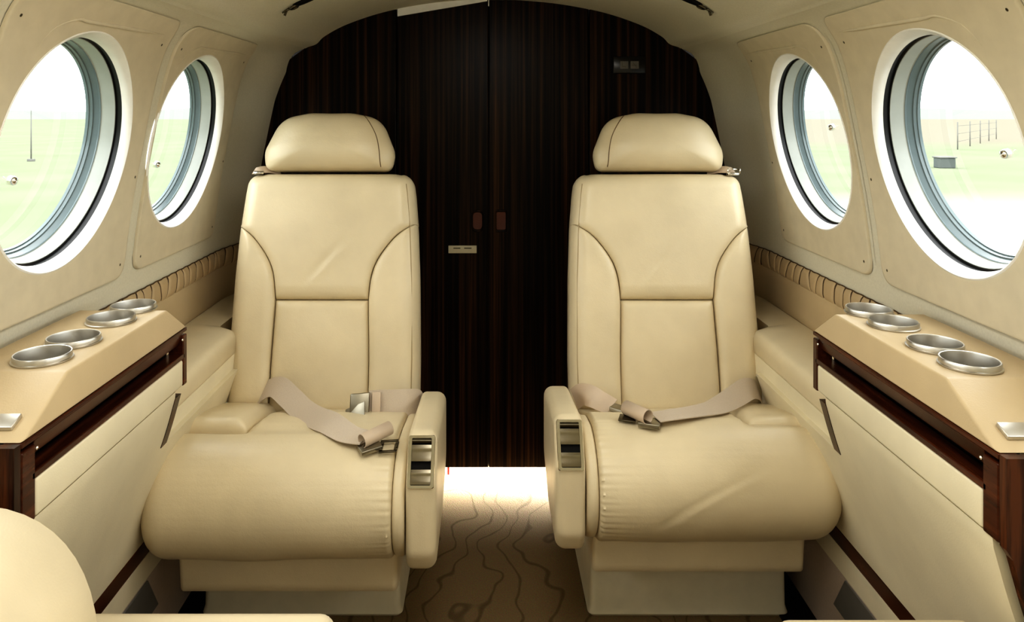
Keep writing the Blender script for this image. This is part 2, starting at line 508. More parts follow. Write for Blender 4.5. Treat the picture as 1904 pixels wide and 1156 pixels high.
def latch(door_, xc, zc, w, h, rad):
    P = round_poly([(xc - w / 2, zc - h / 2), (xc + w / 2, zc - h / 2), (xc + w / 2, zc + h / 2), (xc - w / 2, zc + h / 2)], rad, 8)
    P = np.array(P); c = np.array([xc, zc]); y = Y_BACK + .003
    def R(k, yy): return [(q[0], yy, q[1]) for q in c + (P - c) * k]
    rim = MB().loft([R(1.0, y + .0005), R(1.0, y - .003), R(.92, y - .0045), R(.80, y - .003), R(.76, y + .0)], cap=False).build('latch_rim', M['ebony'], door_)
    mb = MB().loft([R(.77, y - .0012), R(.6, y - .001), R(.3, y - .0008), R(.01, y - .0008)], cap=False)
    mb.build('latch', M['latch'], door_)
latch(d1, -.0445, .752, .034, .064, .016); latch(d2, .0235, .752, .034, .066, .006)
# pale placard with two dark blurred words, on the left leaf
pl = MB().box(-.1285, -.047, Y_BACK - .0005, Y_BACK + .004, .659, .681, .001).build('placard', M['plate'], d1)
pl['label'] = 'pale rectangular placard with two small dark words'
for (a, b) in ((-.114, -.094), (-.083, -.062)):
    MB().box(a, b, Y_BACK - .0011, Y_BACK - .0002, .6722, .6752).build('lettering', M['ink'], pl, smooth=False)
tag(MB().box(SEAM_C - .0009, SEAM_C + .0009, Y_BACK + .008, Y_BACK + .027, .0405, 1.385).build('trim_18', M['dark'], smooth=False), kind='structure')  # added dark filler, keeps rear light out of the centre seam
# white strip painting the light that leaks in above the left leaf, small catch between the leaves
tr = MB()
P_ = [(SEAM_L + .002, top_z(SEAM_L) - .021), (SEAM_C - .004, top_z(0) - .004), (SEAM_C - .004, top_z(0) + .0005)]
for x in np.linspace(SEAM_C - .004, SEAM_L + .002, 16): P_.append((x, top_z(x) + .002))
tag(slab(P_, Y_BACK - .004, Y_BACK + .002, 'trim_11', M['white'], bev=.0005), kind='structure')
MB().box(SEAM_C - .0016, SEAM_C + .0016, Y_BACK - .006, Y_BACK + .004, 1.370, 1.392, .0006).build('catch', M['white'], d1)

# illuminated sign on the right fixed panel: two dim pictograms
sg = MB().box(.345, .440, Y_BACK - .006, Y_BACK + .001, 1.176, 1.226, .003).build('warning_sign', M['signface'])
tag(sg, 'small dark sign with two dim pictograms on the wood bulkhead, upper right of the doors', 'sign')
for cx in (.377, .407):
    fr_ = MB().box(cx - .012, cx + .012, Y_BACK - .0075, Y_BACK - .0055, 1.190, 1.212, .001).build('lens', M['ventgrey'], sg)
    g = MB()
    if cx < .39:   # seated figure with belt
        g.box(cx - .007, cx - .005, Y_BACK - .0082, Y_BACK - .007, 1.196, 1.209)
        g.box(cx - .006, cx + .004, Y_BACK - .0082, Y_BACK - .007, 1.195, 1.1975)
        g.box(cx + .003, cx + .0045, Y_BACK - .0082, Y_BACK - .007, 1.192, 1.197)
    else:          # cigarette with a bar across
        g.box(cx - .008, cx + .006, Y_BACK - .0082, Y_BACK - .007, 1.199, 1.2015)
        g.hull([(cx - .007, Y_BACK - q, 1.208) for q in (.0082, .007)] + [(cx - .005, Y_BACK - q, 1.209) for q in (.0082, .007)] + [(cx + .005, Y_BACK - q, 1.193) for q in (.0082, .007)] + [(cx + .007, Y_BACK - q, 1.194) for q in (.0082, .007)])
    g.build('pictogram', M['icon'], fr_, smooth=False)

# ------------------------------------------------------------------ side ledges with cup holders
def bool_cut(o, cutters):
    for c in cutters:
        md = o.modifiers.new('cut', 'BOOLEAN'); md.operation = 'DIFFERENCE'; md.solver = 'EXACT'; md.object = c
    dg = bpy.context.evaluated_depsgraph_get(); dg.update()
    me = bpy.data.meshes.new_from_object(o.evaluated_get(dg))
    o.modifiers.clear(); o.data = me
    for c in cutters: bpy.data.objects.remove(c)

LOWP = crom([(.552, .573), (.570, .51), (.594, .44), (.619, .365), (.634, .31), (.642, .282)], 6)
def ledge(s, dy, label):
    root = empty('side_ledge', (s * .62, 1.09 + dy, 0.20), label, 'side ledge', 'side ledges with cup holders')
    X = lambda x: s * x
    Y0, Y1 = .858 + dy, 1.332 + dy
    zt, zb = .730, .685
    top = MB().hull([(X(.548), Y0, zb - .001), (X(.705), Y0, zb - .001), (X(.548), Y1, zb - .001), (X(.705), Y1, zb - .001),
                     (X(.556), .968 + dy, zt), (X(.705), .968 + dy, zt), (X(.556), 1.268 + dy, zt), (X(.705), 1.268 + dy, zt)], .0035, 3)
    cups = [1.012 + dy, 1.088 + dy, 1.197 + dy, 1.272 + dy]
    o = top.build('padded_top', M['leather_pad'], root)
    cut = []
    for cy in cups:
        c = MB(); n = 40
        c.loft([[(X(.615) + .0335 * math.cos(2 * PI * k / n) , cy + .0335 * math.sin(2 * PI * k / n), z) for k in range(n)] for z in (.66, .75)])
        co = c.build('cutter', M['dark'])
        co.parent = None; cut.append(co)
    bpy.context.view_layer.update()
    bool_cut(o, cut)
    o.data.polygons.foreach_set('use_smooth', [True] * len(o.data.polygons)); sharpen(o, 25)
    for cy in cups:
        mb = MB().lathe([(.0334, .7302), (.0374, .7306), (.0376, .7322), (.0358, .7330), (.0360, .7385), (.0352, .7398), (.0338, .7396), (.0332, .737), (.0330, .69), (.031, .688), (.0005, .688)], (X(.615), cy, 0), (0, 0, 1), 56)
        mb.build('cup_holder', M['steel'], root, hard=35)
    # wooden front: rails, posts and the slot of the stowed table
    fr = MB()
    xi = .548
    fr.box(X(xi), X(.57), Y0, Y1, .6775, .6837, .0012)
    fr.box(X(xi), X(.575), Y0 + .02, Y1 - .01, .632, .641, .0015)
    fr.box(X(xi), X(.575), Y1 - .016, Y1, .585, .673, .002)
    fr.box(X(xi), X(.575), Y0, Y0 + .027, .585, .673, .002)
    fr.build('front_frame', M['mahogany'], root, smooth=False)
    MB().hull([(X(.550), Y0 + .028, .6765), (X(.58), Y0 + .028, .6765), (X(.556), Y0 + .028, .657), (X(.58), Y0 + .028, .655),
               (X(.550), Y1 - .017, .6765), (X(.58), Y1 - .017, .6765), (X(.556), Y1 - .017, .657), (X(.58), Y1 - .017, .655)], .001).build('table_leaf', M['mahogany'], root, smooth=False)
    MB().box(X(.580), X(.586), Y0 + .02, Y1 - .01, .635, .68).build('slot_back', M['dark'], root, smooth=False)
    for y in (Y0 + .031, Y1 - .018):
        MB().lathe([(.0025, 0), (.0022, .0015), (.0003, .002)], (X(xi + .0012), y, .666), (-s, 0, 0), 12).build('pin', M['chrome'], root)
    MB().box(X(xi), X(.585), Y0 + .028, Y1 - .017, .586, .6315, .004, 3).build('apron_panel', M['panel_cream'], root)
    # lower panel leans outwards to the foot
    kz = min(range(len(LOWP)), key=lambda q: abs(LOWP[q][1] - .487)); zk = float(LOWP[kz][1])
    P = [(.551, .5845)] + [tuple(q) for q in LOWP[:kz + 1]] + [(.66, zk), (.66, .584)]
    PL = [tuple(q) for q in LOWP[kz:]] + [(.66, .282), (.66, zk)]
    mb = MB(); mb.loft([[(X(px), y, pz) for px, pz in P] for y in (Y0 + .014, Y1 - .042)])
    mb.loft([[(X(px), y, pz) for px, pz in PL] for y in (Y0 + .014, Y1 + .36)])
    mb.build('lower_panel', M['panel_cream'], root, hard=25)
    mb = MB(); mb.loft([[(X(px), y, pz) for px, pz in [(.549, .684), (.70, .684), (.70, .20), (.650, .20)] + [(q[0] + .004, q[1]) for q in LOWP[::-1]] + [(.549, .584)]] for y in (Y0 - .012, Y0 - .0005)])
    mb.build('end_panel', M['mahogany_v'], root, smooth=False)
    # upright wooden strip at the aft end of the lower panel
    Ps = [(q[0] - .0012, q[1]) for q in LOWP if q[1] > .487] + [(.61, .488), (.61, LOWP[0][1])]
    mb = MB(); mb.loft([[(X(px), y, pz) for px, pz in Ps] for y in (Y1 - .042, Y1 - .019)])
    mb.build('upright_strip', M['mahogany_v'], root, smooth=False)
    # small metal ashtray lid let into the sloping near end
    tq = Vector((0, .968 - .858, zt - zb)).normalized(); nq = Vector((0, -tq.z, tq.y))
    c0 = Vector((X(.592), .885 + dy, zb + .0118 + .0008)); u = Vector((1, 0, 0))
    def slabq(hw, hl, h0, h1):
        return [c0 + u * (sx * hw) + tq * (sl * hl) + nq * h for sx in (-1, 1) for sl in (-1, 1) for h in (h0, h1)]
    MB().hull(slabq(.022, .011, -.002, .0035), .001).build('ashtray', M['steel'], root)
    return root
ledge(-1, 0, 'tan side ledge with four steel cup holders under the left windows')
ledge(1, -.025, 'tan side ledge with four steel cup holders under the right windows')

# aft side wall armrests: rolled pad, panel, smooth band and pleated strip
def side_armrest(s, dy, label):
    root = empty('wall_armrest', (s * .65, 1.74, .28), label, 'wall armrest', 'padded wall armrests beside the aft seats')
    X = lambda x: s * x
    Ya, Yb = 1.338 + dy, 2.155
    P = round_poly([(.588, .515), (.588, .563), (.716, .574), (.716, .515)], [.010, .030, .004, .004], 8)
    mb = MB(); mb.loft([[(X(px + max(0, .64 - px) * smooth01((y - 1.725) / .035)), y, pz) for px, pz in P] for y in [Ya, 1.45, 1.55, 1.725, 1.732, 1.739, 1.746, 1.753, 1.76, 2.15]])
    mb.build('armrest_pad', M['leather'], root, hard=50)
    Q = [(.589, .518), (.589, .47), (.66, .45), (.66, .518)]
    mb = MB(); mb.loft([[(X(px), y, pz) for px, pz in Q] for y in (Ya - .02, 1.73)]); mb.build('side_panel', M['panel_cream'], root, smooth=False)
    def on(y, z, off): return wpt(s, y, z, off)
    mb = MB()
    zs = np.linspace(.572, .662, 9)
    mb.loft([[on(y, z, .001 + .009 * (1 - abs(2 * (z - .617) / .09) ** 4)) for z in zs] for y in np.linspace(1.20 + dy, Yb, 40)], closed=False)
    mb.build('band', M['leather_pad'], root)
    mb = MB(); n = 24; rows = []; SUB = 14
    ya, L = 1.22 + dy, Yb - 1.22 - dy
    zs = np.linspace(.656, .703, 9)
    rnd = random.Random(7 + s)
    jogs = [rnd.uniform(-.55, .55) for _ in range(n + 1)]; wob = [rnd.uniform(-.22, .22) for _ in range(n + 1)]
    for i in range(n * SUB):
        k = i // SUB; ph = (i % SUB) / SUB
        jog = jogs[k] * (1 - ph) + jogs[k + 1] * ph; wb = wob[k] * (1 - ph) + wob[k + 1] * ph
        a = min(1, min(ph, 1 - ph) / .16) ** .5
        rows.append([on(ya + L * (k + ph + wb) / n + (z - .68) * jog, z, .001 + (.0085 * a) * (1 - abs(2 * (z - .6795) / .047) ** 4 * .8)) for z in zs])
    mb.loft(rows, closed=False); ps = mb.build('pleated_strip', M['pleat'], root)
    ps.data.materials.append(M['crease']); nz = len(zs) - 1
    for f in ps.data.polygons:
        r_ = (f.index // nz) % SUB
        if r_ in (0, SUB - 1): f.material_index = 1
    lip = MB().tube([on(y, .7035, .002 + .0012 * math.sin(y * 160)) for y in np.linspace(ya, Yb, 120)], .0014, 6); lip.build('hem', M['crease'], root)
    return root
side_armrest(-1, 0, 'cream wall armrest with pleated strip along the left wall')
side_armrest(1, -.025, 'cream wall armrest with pleated strip along the right wall')

# foot of the side walls: wood strip, cream strip, carpeted kick and dark vent
def wall_foot(s, n0):
    X = lambda x: s * x
    def ext(P, name, mat, y0=.3, y1=2.155):
        mb = MB(); mb.loft([[(X(px), y, pz) for px, pz in P] for y in (y0, y1)])
        return tag(mb.build(name, mat, smooth=False), kind='structure')
    ext([(.641, .281), (.645, .248), (.665, .248), (.665, .281)], 'trim_%d' % n0, M['mahogany'], .872 if s < 0 else .847)
    ext([(.6445, .2475), (.650, .196), (.67, .196), (.67, .2475)], 'trim_%d' % (n0 + 1), M['panel_cream'])
    k = ext([(.650, .1955), (.668, .075), (.672, .004), (.70, .004), (.70, .1955)], 'trim_%d' % (n0 + 2), M['kickcarpet'])
    # vent plate with a slanted aft end
    mb = MB()
    def kp(y, t, off): return (X(.650 + .018 * t - off), y, .1955 - .1205 * t - off * .15)
    ye = 1.475
    V = [kp(.35, .02, .003), kp(ye - .075, .02, .003), kp(ye, .78, .003), kp(.35, .78, .003), kp(.35, .02, -.002), kp(ye - .075, .02, -.002), kp(ye, .78, -.002), kp(.35, .78, -.002)]
    mb.add(V, [(0, 1, 2, 3), (7, 6, 5, 4), (0, 4, 5, 1), (1, 5, 6, 2), (2, 6, 7, 3), (3, 7, 4, 0)])
    mb.build('vent_plate', M['ventgrey'], k, smooth=False)
wall_foot(-1, 12); wall_foot(1, 15)

# ------------------------------------------------------------------ aft seats
SX = .39
SLOPE_TOP = (.395 - .463) / (1.69 - 1.435)
BK0 = np.array([1.692, .383]); BK1 = np.array([1.838, .917])
BU = (BK1 - BK0); BH = float(np.linalg.norm(BU)); BU = BU / BH
BN = np.array([-BU[1], BU[0]])            # towards the camera
def bpt(X, x, w, d):
    q = BK0 + BU * w + BN * d
    return (X(x), q[0], q[1])

def outline_half(w):
    hw = float(np.interp(w, [0, .12, .30, .42, .50, BH], [.219, .221, .219, .214, .207, .200]))
    r = .030
    if w > BH - r: hw -= r * (1 - math.sqrt(max(0, 1 - ((w - (BH - r)) / r) ** 2)))
    r = .03
    if w < r: hw -= .6 * r * (1 - math.sqrt(max(0, 1 - ((r - w) / r) ** 2)))
    return hw
def outline_c(w): return float(np.interp(w, [0, .3, BH], [.0, .006, .010]))
_sm = crom([(0, .112), (.12, .112), (.22, .109), (.262, .109), (.305, .114), (.34, .126), (.375, .149), (.405, .177), (.43, .2165)], 10)
def seam_half(w): return float(np.interp(w, _sm[:, 0], _sm[:, 1]))
W_SEAM = .252; W_TOP = .428

def patch(name, lo, hi, w0, w1, nu, nv, puff, r_edge, edge_kind, X, flip, mat, root, base=0.0, crown=0.0, seed=0, skirt=.03):
    """upholstered patch of the backrest: lo(w), hi(w) are its side limits; edge_kind = (lo, hi, bottom, top), each 'o' outer or 's' seam"""
    ws = np.concatenate([w0 + (w1 - w0) * (1 - np.cos(np.linspace(0, PI, nv))) / 2])
    us = (1 - np.cos(np.linspace(0, PI, nu))) / 2
    rows = []
    B = []
    for w in ws:
        a, b = lo(w), hi(w)
        B.append([(a + (b - a) * u, w) for u in us])
    B = np.array(B)
    left = B[:, 0]; right = B[:, -1]; bot = B[0]; top = B[-1]
    def dist(P, C):
        A_ = C[:-1]; D_ = C[1:] - A_; L = np.maximum((D_ ** 2).sum(1), 1e-12)
        t = np.clip(((P - A_) * D_).sum(1) / L, 0, 1)
        return float(np.sqrt(((A_ + D_ * t[:, None] - P) ** 2).sum(1)).min())
    prm = {'o': (.042, .052), 's': (.020, .013), 'n': (.0, .0)}
    def drop(d, k):
        r, h = prm[k]
        if r == 0 or d >= r: return 0
        q = 1 - d / r
        return h * (1 - math.sqrt(max(0, 1 - q * q)))
    V = []; F = []
    H, Wn = len(ws), len(us)
    for j in range(H):
        for i in range(Wn):
            p = B[j, i]
            dr = [drop(dist(p, left), edge_kind[0]), drop(dist(p, right), edge_kind[1]), drop(dist(p, bot), edge_kind[2]), drop(dist(p, top), edge_kind[3])]
            d = base + puff - math.sqrt(sum(q * q for q in dr))
            uu = i / (Wn - 1); vv = j / (H - 1)
            d += crown * math.sin(PI * us[i]) * math.sin(PI * (p[1] - w0) / (w1 - w0))
            d += .0022 * noise.noise((p[0] * 9 + seed, p[1] * 9, seed * 3.1))
            V.append(bpt(X, p[0], p[1], d))
    for j in range(H - 1):
        for i in range(Wn - 1):
            F.append((j * Wn + i, j * Wn + i + 1, (j + 1) * Wn + i + 1, (j + 1) * Wn + i))
    # skirt backwards
    ringi = [i for i in range(Wn)] + [j * Wn + Wn - 1 for j in range(1, H)] + [(H - 1) * Wn + i for i in range(Wn - 2, -1, -1)] + [j * Wn for j in range(H - 2, 0, -1)]
    n0 = len(V)
    for k in ringi:
        j, i = divmod(k, Wn); p = B[j, i]
        V.append(bpt(X, p[0], p[1], base + puff - skirt - .03))
    L = len(ringi)
    for k in range(L):
        F.append((ringi[k], ringi[(k + 1) % L], n0 + (k + 1) % L, n0 + k))
    return mesh(name, V, F, mat, root)

def aircraft_seat(s, label):
    X = lambda x: s * (SX + x)
    root = empty('aircraft_seat', (s * SX, 1.80, 0), label, 'seat', 'aft cabin seats')
    L = M['leather_seat']
    dY = -.018 if s < 0 else .022; dZ = -.006 if s < 0 else .006
    # --- pedestal and skirt
    mb = MB()
    rings = []
    for z, g in ((.0, .0), (.006, .004), (.02, .0), (.20, -.006), (.205, -.012)):
        P = round_poly([(X(-.190 + (-g)), 1.592 - g), (X(.226 + g), 1.592 - g), (X(.226 + g), 2.0), (X(-.190 - g), 2.0)], .014, 5)
        lean = .012 * z / .2
        rings.append([(px, py - lean, z) for px, py in P])
    mb.loft(rings); mb.build('pedestal', M['plastic_cream'], root, hard=40)
    P = round_poly([(1.418, .172), (1.405, .30), (1.75, .30), (1.75, .172)], [.014, .01, .01, .01], 5)
    P = [(a + dY, b + dZ) for a, b in P]
    mb = MB(); bulge(mb, resample(P, 60), -.206, .200, .010, .010, X, 4); mb.build('skirt', L, root, hard=60)
    # --- seat cushion
    prof = [(1.735, .252), (1.46, .252)]
    for k in range(0, 25):
        a = -PI / 2 - PI * k / 24
        prof.append((1.430 + .115 * math.cos(a) * (1.0) + dY, .357 + dZ + .105 * math.sin(a)))
    prof += [(1.50 + dY * .7, .4545 + dZ * .8), (1.58, .4345), (1.66, .409), (1.715, .392), (1.735, .380)]
    prof = resample(prof, 230)
    Nn = normals2(prof)
    arc = np.r_[0, np.cumsum(np.linalg.norm(np.diff(prof, axis=0), axis=1))]
    mid = (-.206 + .232) / 2
    def disp(x, P):
        out = np.zeros(len(P))
        near = math.exp(-max(0, x + .205) / .022)
        for i, p in enumerate(P):
            front = smooth01((1.47 + dY - p[0]) / .05) * smooth01((p[1] - .255) / .03)
            out[i] = .0026 * near * front * math.sin(arc[i] * 2 * PI / .0125 + 1.5 * math.sin(arc[i] * 40))
            top = smooth01((p[0] - 1.42) / .03) * (1 if p[1] > .36 else 0)
            # shallow channel between the centre and the outboard bolster
            out[i] -= .010 * top * math.exp(-((x - .092) / .008) ** 2)
            out[i] -= .012 * top * smooth01((x - .092) / .01)
            out[i] += .004 * noise.noise((x * 7 + s * 2.3, p[0] * 7, p[1] * 7)) * (1 if p[0] < 1.7 else 0)
            if s > 0:   # diagonal pull crease across the right cushion
                q = x - (-.085 + (p[1] - .325) / .085 * .16) + .02 * math.sin((p[1] - .325) / .085 * PI)
                fz_ = smooth01((p[1] - .315) / .02) * smooth01((.425 - p[1]) / .03) * (1 if p[0] < 1.42 else 0)
                out[i] += .0011 * fz_ * (math.exp(-((q - .010) / .012) ** 2) - math.exp(-((q + .012) / .014) ** 2))
            # gentle crown
            out[i] += .006 * (1 - ((x - .012) / .22) ** 2) * (front)
        return out
    mb = MB(); bulge(mb, prof, -.206, .242, .010, .048, X, 70, disp, 8)
    mb.build('seat_cushion', L, root, hard=70)
    # inboard end panel of the cushion
    pe = resample([(p[0], p[1]) for p in prof], 120)
    pe = pe - normals2(pe) * .004
    mb = MB(); bulge(mb, pe, -.2285, -.2065, .010, .007, X, 3); mb.build('end_panel', L, root, hard=70)
    # outboard bolster on top, behind the roll
    V = []; F = []; nu, nv = 26, 36
    for j in range(nv):
        for i in range(nu):
            u, v = i / (nu - 1), j / (nv - 1)
            xa = .093 + .004 * v; xb = .243
            x = xa + (xb - xa) * (1 - math.cos(PI * u)) / 2
            y0 = 1.462 - .010 * math.sin(PI * u); y = y0 + (1.72 - y0) * (1 - math.cos(PI * v)) / 2
            zt = .463 + SLOPE_TOP * (y - 1.435)
            du = min(x - xa, xb - x); dv = min(y - y0, 1.72 - y)
            def dp(d, r, h): q = max(0, 1 - d / r); return h * (1 - math.sqrt(max(0, 1 - q * q)))
            dd = math.hypot(dp(x - xa, .03, .026), math.hypot(dp(xb - x, .035, .03), math.hypot(dp(y - y0, .022, .020), dp(1.72 - y, .03, .02))))
            V.append((X(x), y, zt + .013 + .008 * math.sin(PI * u) * math.sin(PI * v) - dd + .002 * noise.noise((x * 20, y * 20, s))))
    for j in range(nv - 1):
        for i in range(nu - 1): F.append((j * nu + i, j * nu + i + 1, (j + 1) * nu + i + 1, (j + 1) * nu + i))
    ring = [i for i in range(nu)] + [j * nu + nu - 1 for j in range(1, nv)] + [(nv - 1) * nu + i for i in range(nu - 2, -1, -1)] + [j * nu for j in range(nv - 2, 0, -1)]
    n0 = len(V)
    for k in ring: V.append((V[k][0], V[k][1], V[k][2] - .03))
    for k in range(len(ring)): F.append((ring[k], ring[(k + 1) % len(ring)], n0 + (k + 1) % len(ring), n0 + k))
    F.append(tuple(n0 + k for k in range(len(ring))))
    mesh('bolster', V, F, L, root)
    # --- backrest shell with its upholstered pieces
    mb = MB(); rings = []
    ws = np.linspace(0, BH, 40)
    def outl(k, ins):
        A = [(outline_c(w) - outline_half(w) + ins, max(ins, min(BH - ins, w))) for w in ws]
        Bq = [(outline_c(w) + outline_half(w) - ins, max(ins, min(BH - ins, w))) for w in ws[::-1]]
        return A + Bq
    for d, ins in ((-.012, .030), (-.022, .006), (-.045, .002), (-.09, .004), (-.115, .018), (-.124, .045)):
        rings.append([bpt(X, x, w, d) for x, w in outl(0, ins)])
    mb.loft(rings); bk_ = mb.build('backrest', L, root, hard=70)
    cl = lambda w: outline_c(w)
    ol = lambda w: cl(w) - outline_half(w); oh = lambda w: cl(w) + outline_half(w)
    g = .0008
    sl = lambda w: cl(w) + .006 - min(seam_half(w), outline_half(w) - .001); sh = lambda w: cl(w) + .006 + min(seam_half(w), outline_half(w) - .007)
    patch('lower_insert', lambda w: sl(w) + g, lambda w: sh(w) - g, .004, W_SEAM - g, 40, 44, .016, 0, 'ssss', X, s < 0, L, bk_, crown=.006, seed=1 + s)
    # upper insert: between seams, then full width to the shoulders
    def ul(w): return sl(w) + g if w < W_TOP else ol(w)
    def uh(w): return sh(w) - g if w < W_TOP else oh(w)
    upper_patch(X, ul, uh, L, bk_, s)
    patch('side_bolster', ol, lambda w: sl(w) - g, .0, W_TOP - .001, 26, 60, .024, 0, 'osos', X, s < 0, L, bk_, crown=.004, seed=5 + s)
    patch('side_bolster', lambda w: sh(w) + g, oh, .0, W_TOP - .001, 26, 60, .024, 0, 'soos', X, s < 0, L, bk_, crown=.004, seed=8 + s)
    welt = []
    for w_ in np.linspace(.03, BH - .03, 50):
        welt.append(bpt(X, ol(w_) + .0165, w_, .0140 + (.0035 if w_ < W_TOP else 0) * math.sin(PI * min(1, w_ / W_TOP)) * .2))
    MB().tube(welt, .0011, 6).build('welt', M['welt'], bk_)
    # --- headrest
    hc = np.array([0.016, BH + .079])
    pts = []
    hw, hb, ht = .1575, -.072, .073
    right = round_poly([(0.0001, hb), (hw * .985, hb), (hw * 1.03, hb + .045), (hw * .80, ht - .014), (hw * .34, ht + .001), (0.0001, ht)], [0, .024, .05, .085, .10, 0], 10)
    right = [p for p in right]
    O = np.array(right + [(-x, z) for x, z in reversed(right)])
    O = resample(O, 140)
    D = .062
    def hd(k): return D * (max(0, 1 - k ** 2.6)) ** .5
    rings = []
    for k in [.02, .2, .4, .55, .68, .78, .86, .92, .96, .985, .997, 1.0]:
        rings.append([bpt(X, hc[0] + p[0] * k, hc[1] + p[1] * k, hd(k) - .018 + .0015 * noise.noise((p[0] * k * 14, p[1] * k * 14, s * 2.))) for p in O])
    for k, d in ((.99, -.035), (.93, -.055), (.8, -.066), (.02, -.07)):
        rings.append([bpt(X, hc[0] + p[0] * k, hc[1] + p[1] * k, d) for p in O])
    hr = MB().loft(rings).build('headrest', L, root)
    # stitched seam of its inboard end cap
    cv = crom([(-.078, .070), (-.098, .045), (-.117, .010), (-.126, -.025), (-.130, -.066)], 8)
    ang = np.arctan2(O[:, 1], O[:, 0]); rad = np.hypot(O[:, 0], O[:, 1]); od = np.argsort(ang)
    pp = []
    for x, z in cv:
        R_ = np.interp(math.atan2(z, x), ang[od], rad[od], period=2 * PI)
        k = min(1, math.hypot(x, z) / R_)
        pp.append(bpt(X, hc[0] + x, hc[1] + z, hd(k) - .0182))
    MB().tube(pp, .0011, 8).build('seam', M['seam'], hr)
    # --- inboard armrest
    pa = round_poly([(1.655, .462), (1.385, .4935), (1.366, .490), (1.322, .418), (1.322, .30), (1.345, .262), (1.50, .262), (1.655, .31)], [.03, .01, .006, .008, .03, .02, .05, .05], 8)
    pa = [(a + dY * (1 if a < 1.6 else 0), b + dZ) for a, b in pa]
    mb = MB(); bulge(mb, resample(pa, 150), -.284, -.2305, .019, .012, X, 3); mb.build('armrest', L, root, hard=60)
    # chrome ashtray on the front of the armrest
    A0 = Vector((0, 1.366 + dY, .490 + dZ)); A1 = Vector((0, 1.322 + dY, .418 + dZ)); t = (A0 - A1).normalized(); n = Vector((0, -t.z, t.y))
    c = (A0 + A1) / 2 + n * .0005; xc = X(-.2568)
    def lp(a, b, h): q = c + t * b + n * h; return (xc + a, q.y, q.z)
    P = np.array(round_poly([(-.0235, -.043), (.0235, -.043), (.0235, .043), (-.0235, .043)], .004, 4))
    Pi = np.array(round_poly([(-.0175, -.038), (.0175, -.038), (.0175, .038), (-.0175, .038)], .002, 4))
    mb = MB(); mb.loft([[lp(a, b, -.003) for a, b in P], [lp(a, b, .003) for a, b in P], [lp(a * .97, b * .985, .0045) for a, b in P], [lp(a, b, .0045) for a, b in Pi], [lp(a, b, .0006) for a, b in Pi]], cap=False)
    ash = mb.build('ashtray', M['chrome'], root, hard=30)
    mb = MB(); mb.add([lp(-.018, -.039, .0008), (lp(.018, -.039, .0008)), lp(.018, .039, .0008), lp(-.018, .039, .0008)], [(0, 1, 2, 3)])
    mb.build('ashtray_well', M['dark'], ash, smooth=False)
    def lid(b0, b1, h0, h1, bow, name='lid'):
        rows = []
        for k in range(13):
            q = k / 12; b = b0 + (b1 - b0) * q; h = h0 + (h1 - h0) * q + bow * math.sin(PI * q)
            rows.append([lp(-.0172, b, h), lp(.0172, b, h), lp(.0172, b, h - .0012), lp(-.0172, b, h - .0012)])
        MB().loft(rows).build(name, M['darkmetal' if name == 'hinge' else 'lid'], ash, hard=40)
    lid(.029, .038, .004, .004, .0035, 'hinge')
    lid(.000, .027, .0065, .004, -.002)
    lid(-.037, -.013, .006, .003, -.002)
    return root

def upper_patch(X, ul, uh, mat, root, s):
    """upper part of the backrest: seam edge below, rolled outer edge at the shoulders and top"""
    nv, nu = 70, 56
    ws = W_SEAM + .0008 + (BH - W_SEAM - .0008) * np.linspace(0, 1, nv)
    ws = np.sort(np.r_[ws, W_TOP + np.array([-.004, -.002, .0, .002]), BH - np.array([.0008, .002, .004])])
    us = (1 - np.cos(np.linspace(0, PI, nu))) / 2
    B = np.array([[(ul(w) + (uh(w) - ul(w)) * u, w) for u in us] for w in ws])
    H = len(ws)
    seamL = B[ws < W_TOP, 0]; seamR = B[ws < W_TOP, -1]; outL = B[ws >= W_TOP, 0]; outR = B[ws >= W_TOP, -1]
    bot = B[0]; top = B[-1]
    def dist(P, C):
        A_ = C[:-1]; D_ = C[1:] - A_; L = np.maximum((D_ ** 2).sum(1), 1e-12)
        t = np.clip(((P - A_) * D_).sum(1) / L, 0, 1)
        return float(np.sqrt(((A_ + D_ * t[:, None] - P) ** 2).sum(1)).min())
    def dp(d, r, h): q = max(0, 1 - d / r); return h * (1 - math.sqrt(max(0, 1 - q * q)))
    V = []; F = []
    for j in range(H):
        for i in range(nu):
            p = B[j, i]
            so = min(dist(p, outL), dist(p, outR))
            a = dp(so, .040, .052)
            b = dp(min(dist(p, seamL), dist(p, seamR)), .020, .013)
            c = dp(dist(p, bot), .022, .013); e = dp(dist(p, top), .040, .05)
            d = .024 - math.sqrt(a * a + b * b + c * c + e * e)
            lowr = smooth01((W_TOP - p[1]) / .17)
            d -= .006 * lowr * (1 - min(1, dist(p, bot) / .03))
            # diagonal crease pressed into the leather
            q = (p[0] * s * .75 - (p[1] - .33) * .66); al = (p[0] * s * .66 + (p[1] - .33) * .75)
            d += (.0022 * math.exp(-((q - .0) / .006) ** 2) - .0022 * math.exp(-((q + .013) / .008) ** 2)) * math.exp(-((al) / .05) ** 2)
            d += .0022 * noise.noise((p[0] * 8 + 4 * s, p[1] * 8, 2.))
            V.append(bpt(X, p[0], p[1], d))
    for j in range(H - 1):
        for i in range(nu - 1): F.append((j * nu + i, j * nu + i + 1, (j + 1) * nu + i + 1, (j + 1) * nu + i))
    ring = [i for i in range(nu)] + [j * nu + nu - 1 for j in range(1, H)] + [(H - 1) * nu + i for i in range(nu - 2, -1, -1)] + [j * nu for j in range(H - 2, 0, -1)]
    n0 = len(V)
    for k in ring:
        j, i = divmod(k, nu); p = B[j, i]; V.append(bpt(X, p[0], p[1], -.05))
    for k in range(len(ring)): F.append((ring[k], ring[(k + 1) % len(ring)], n0 + (k + 1) % len(ring), n0 + k))
    return mesh('upper_insert', V, F, mat, root)

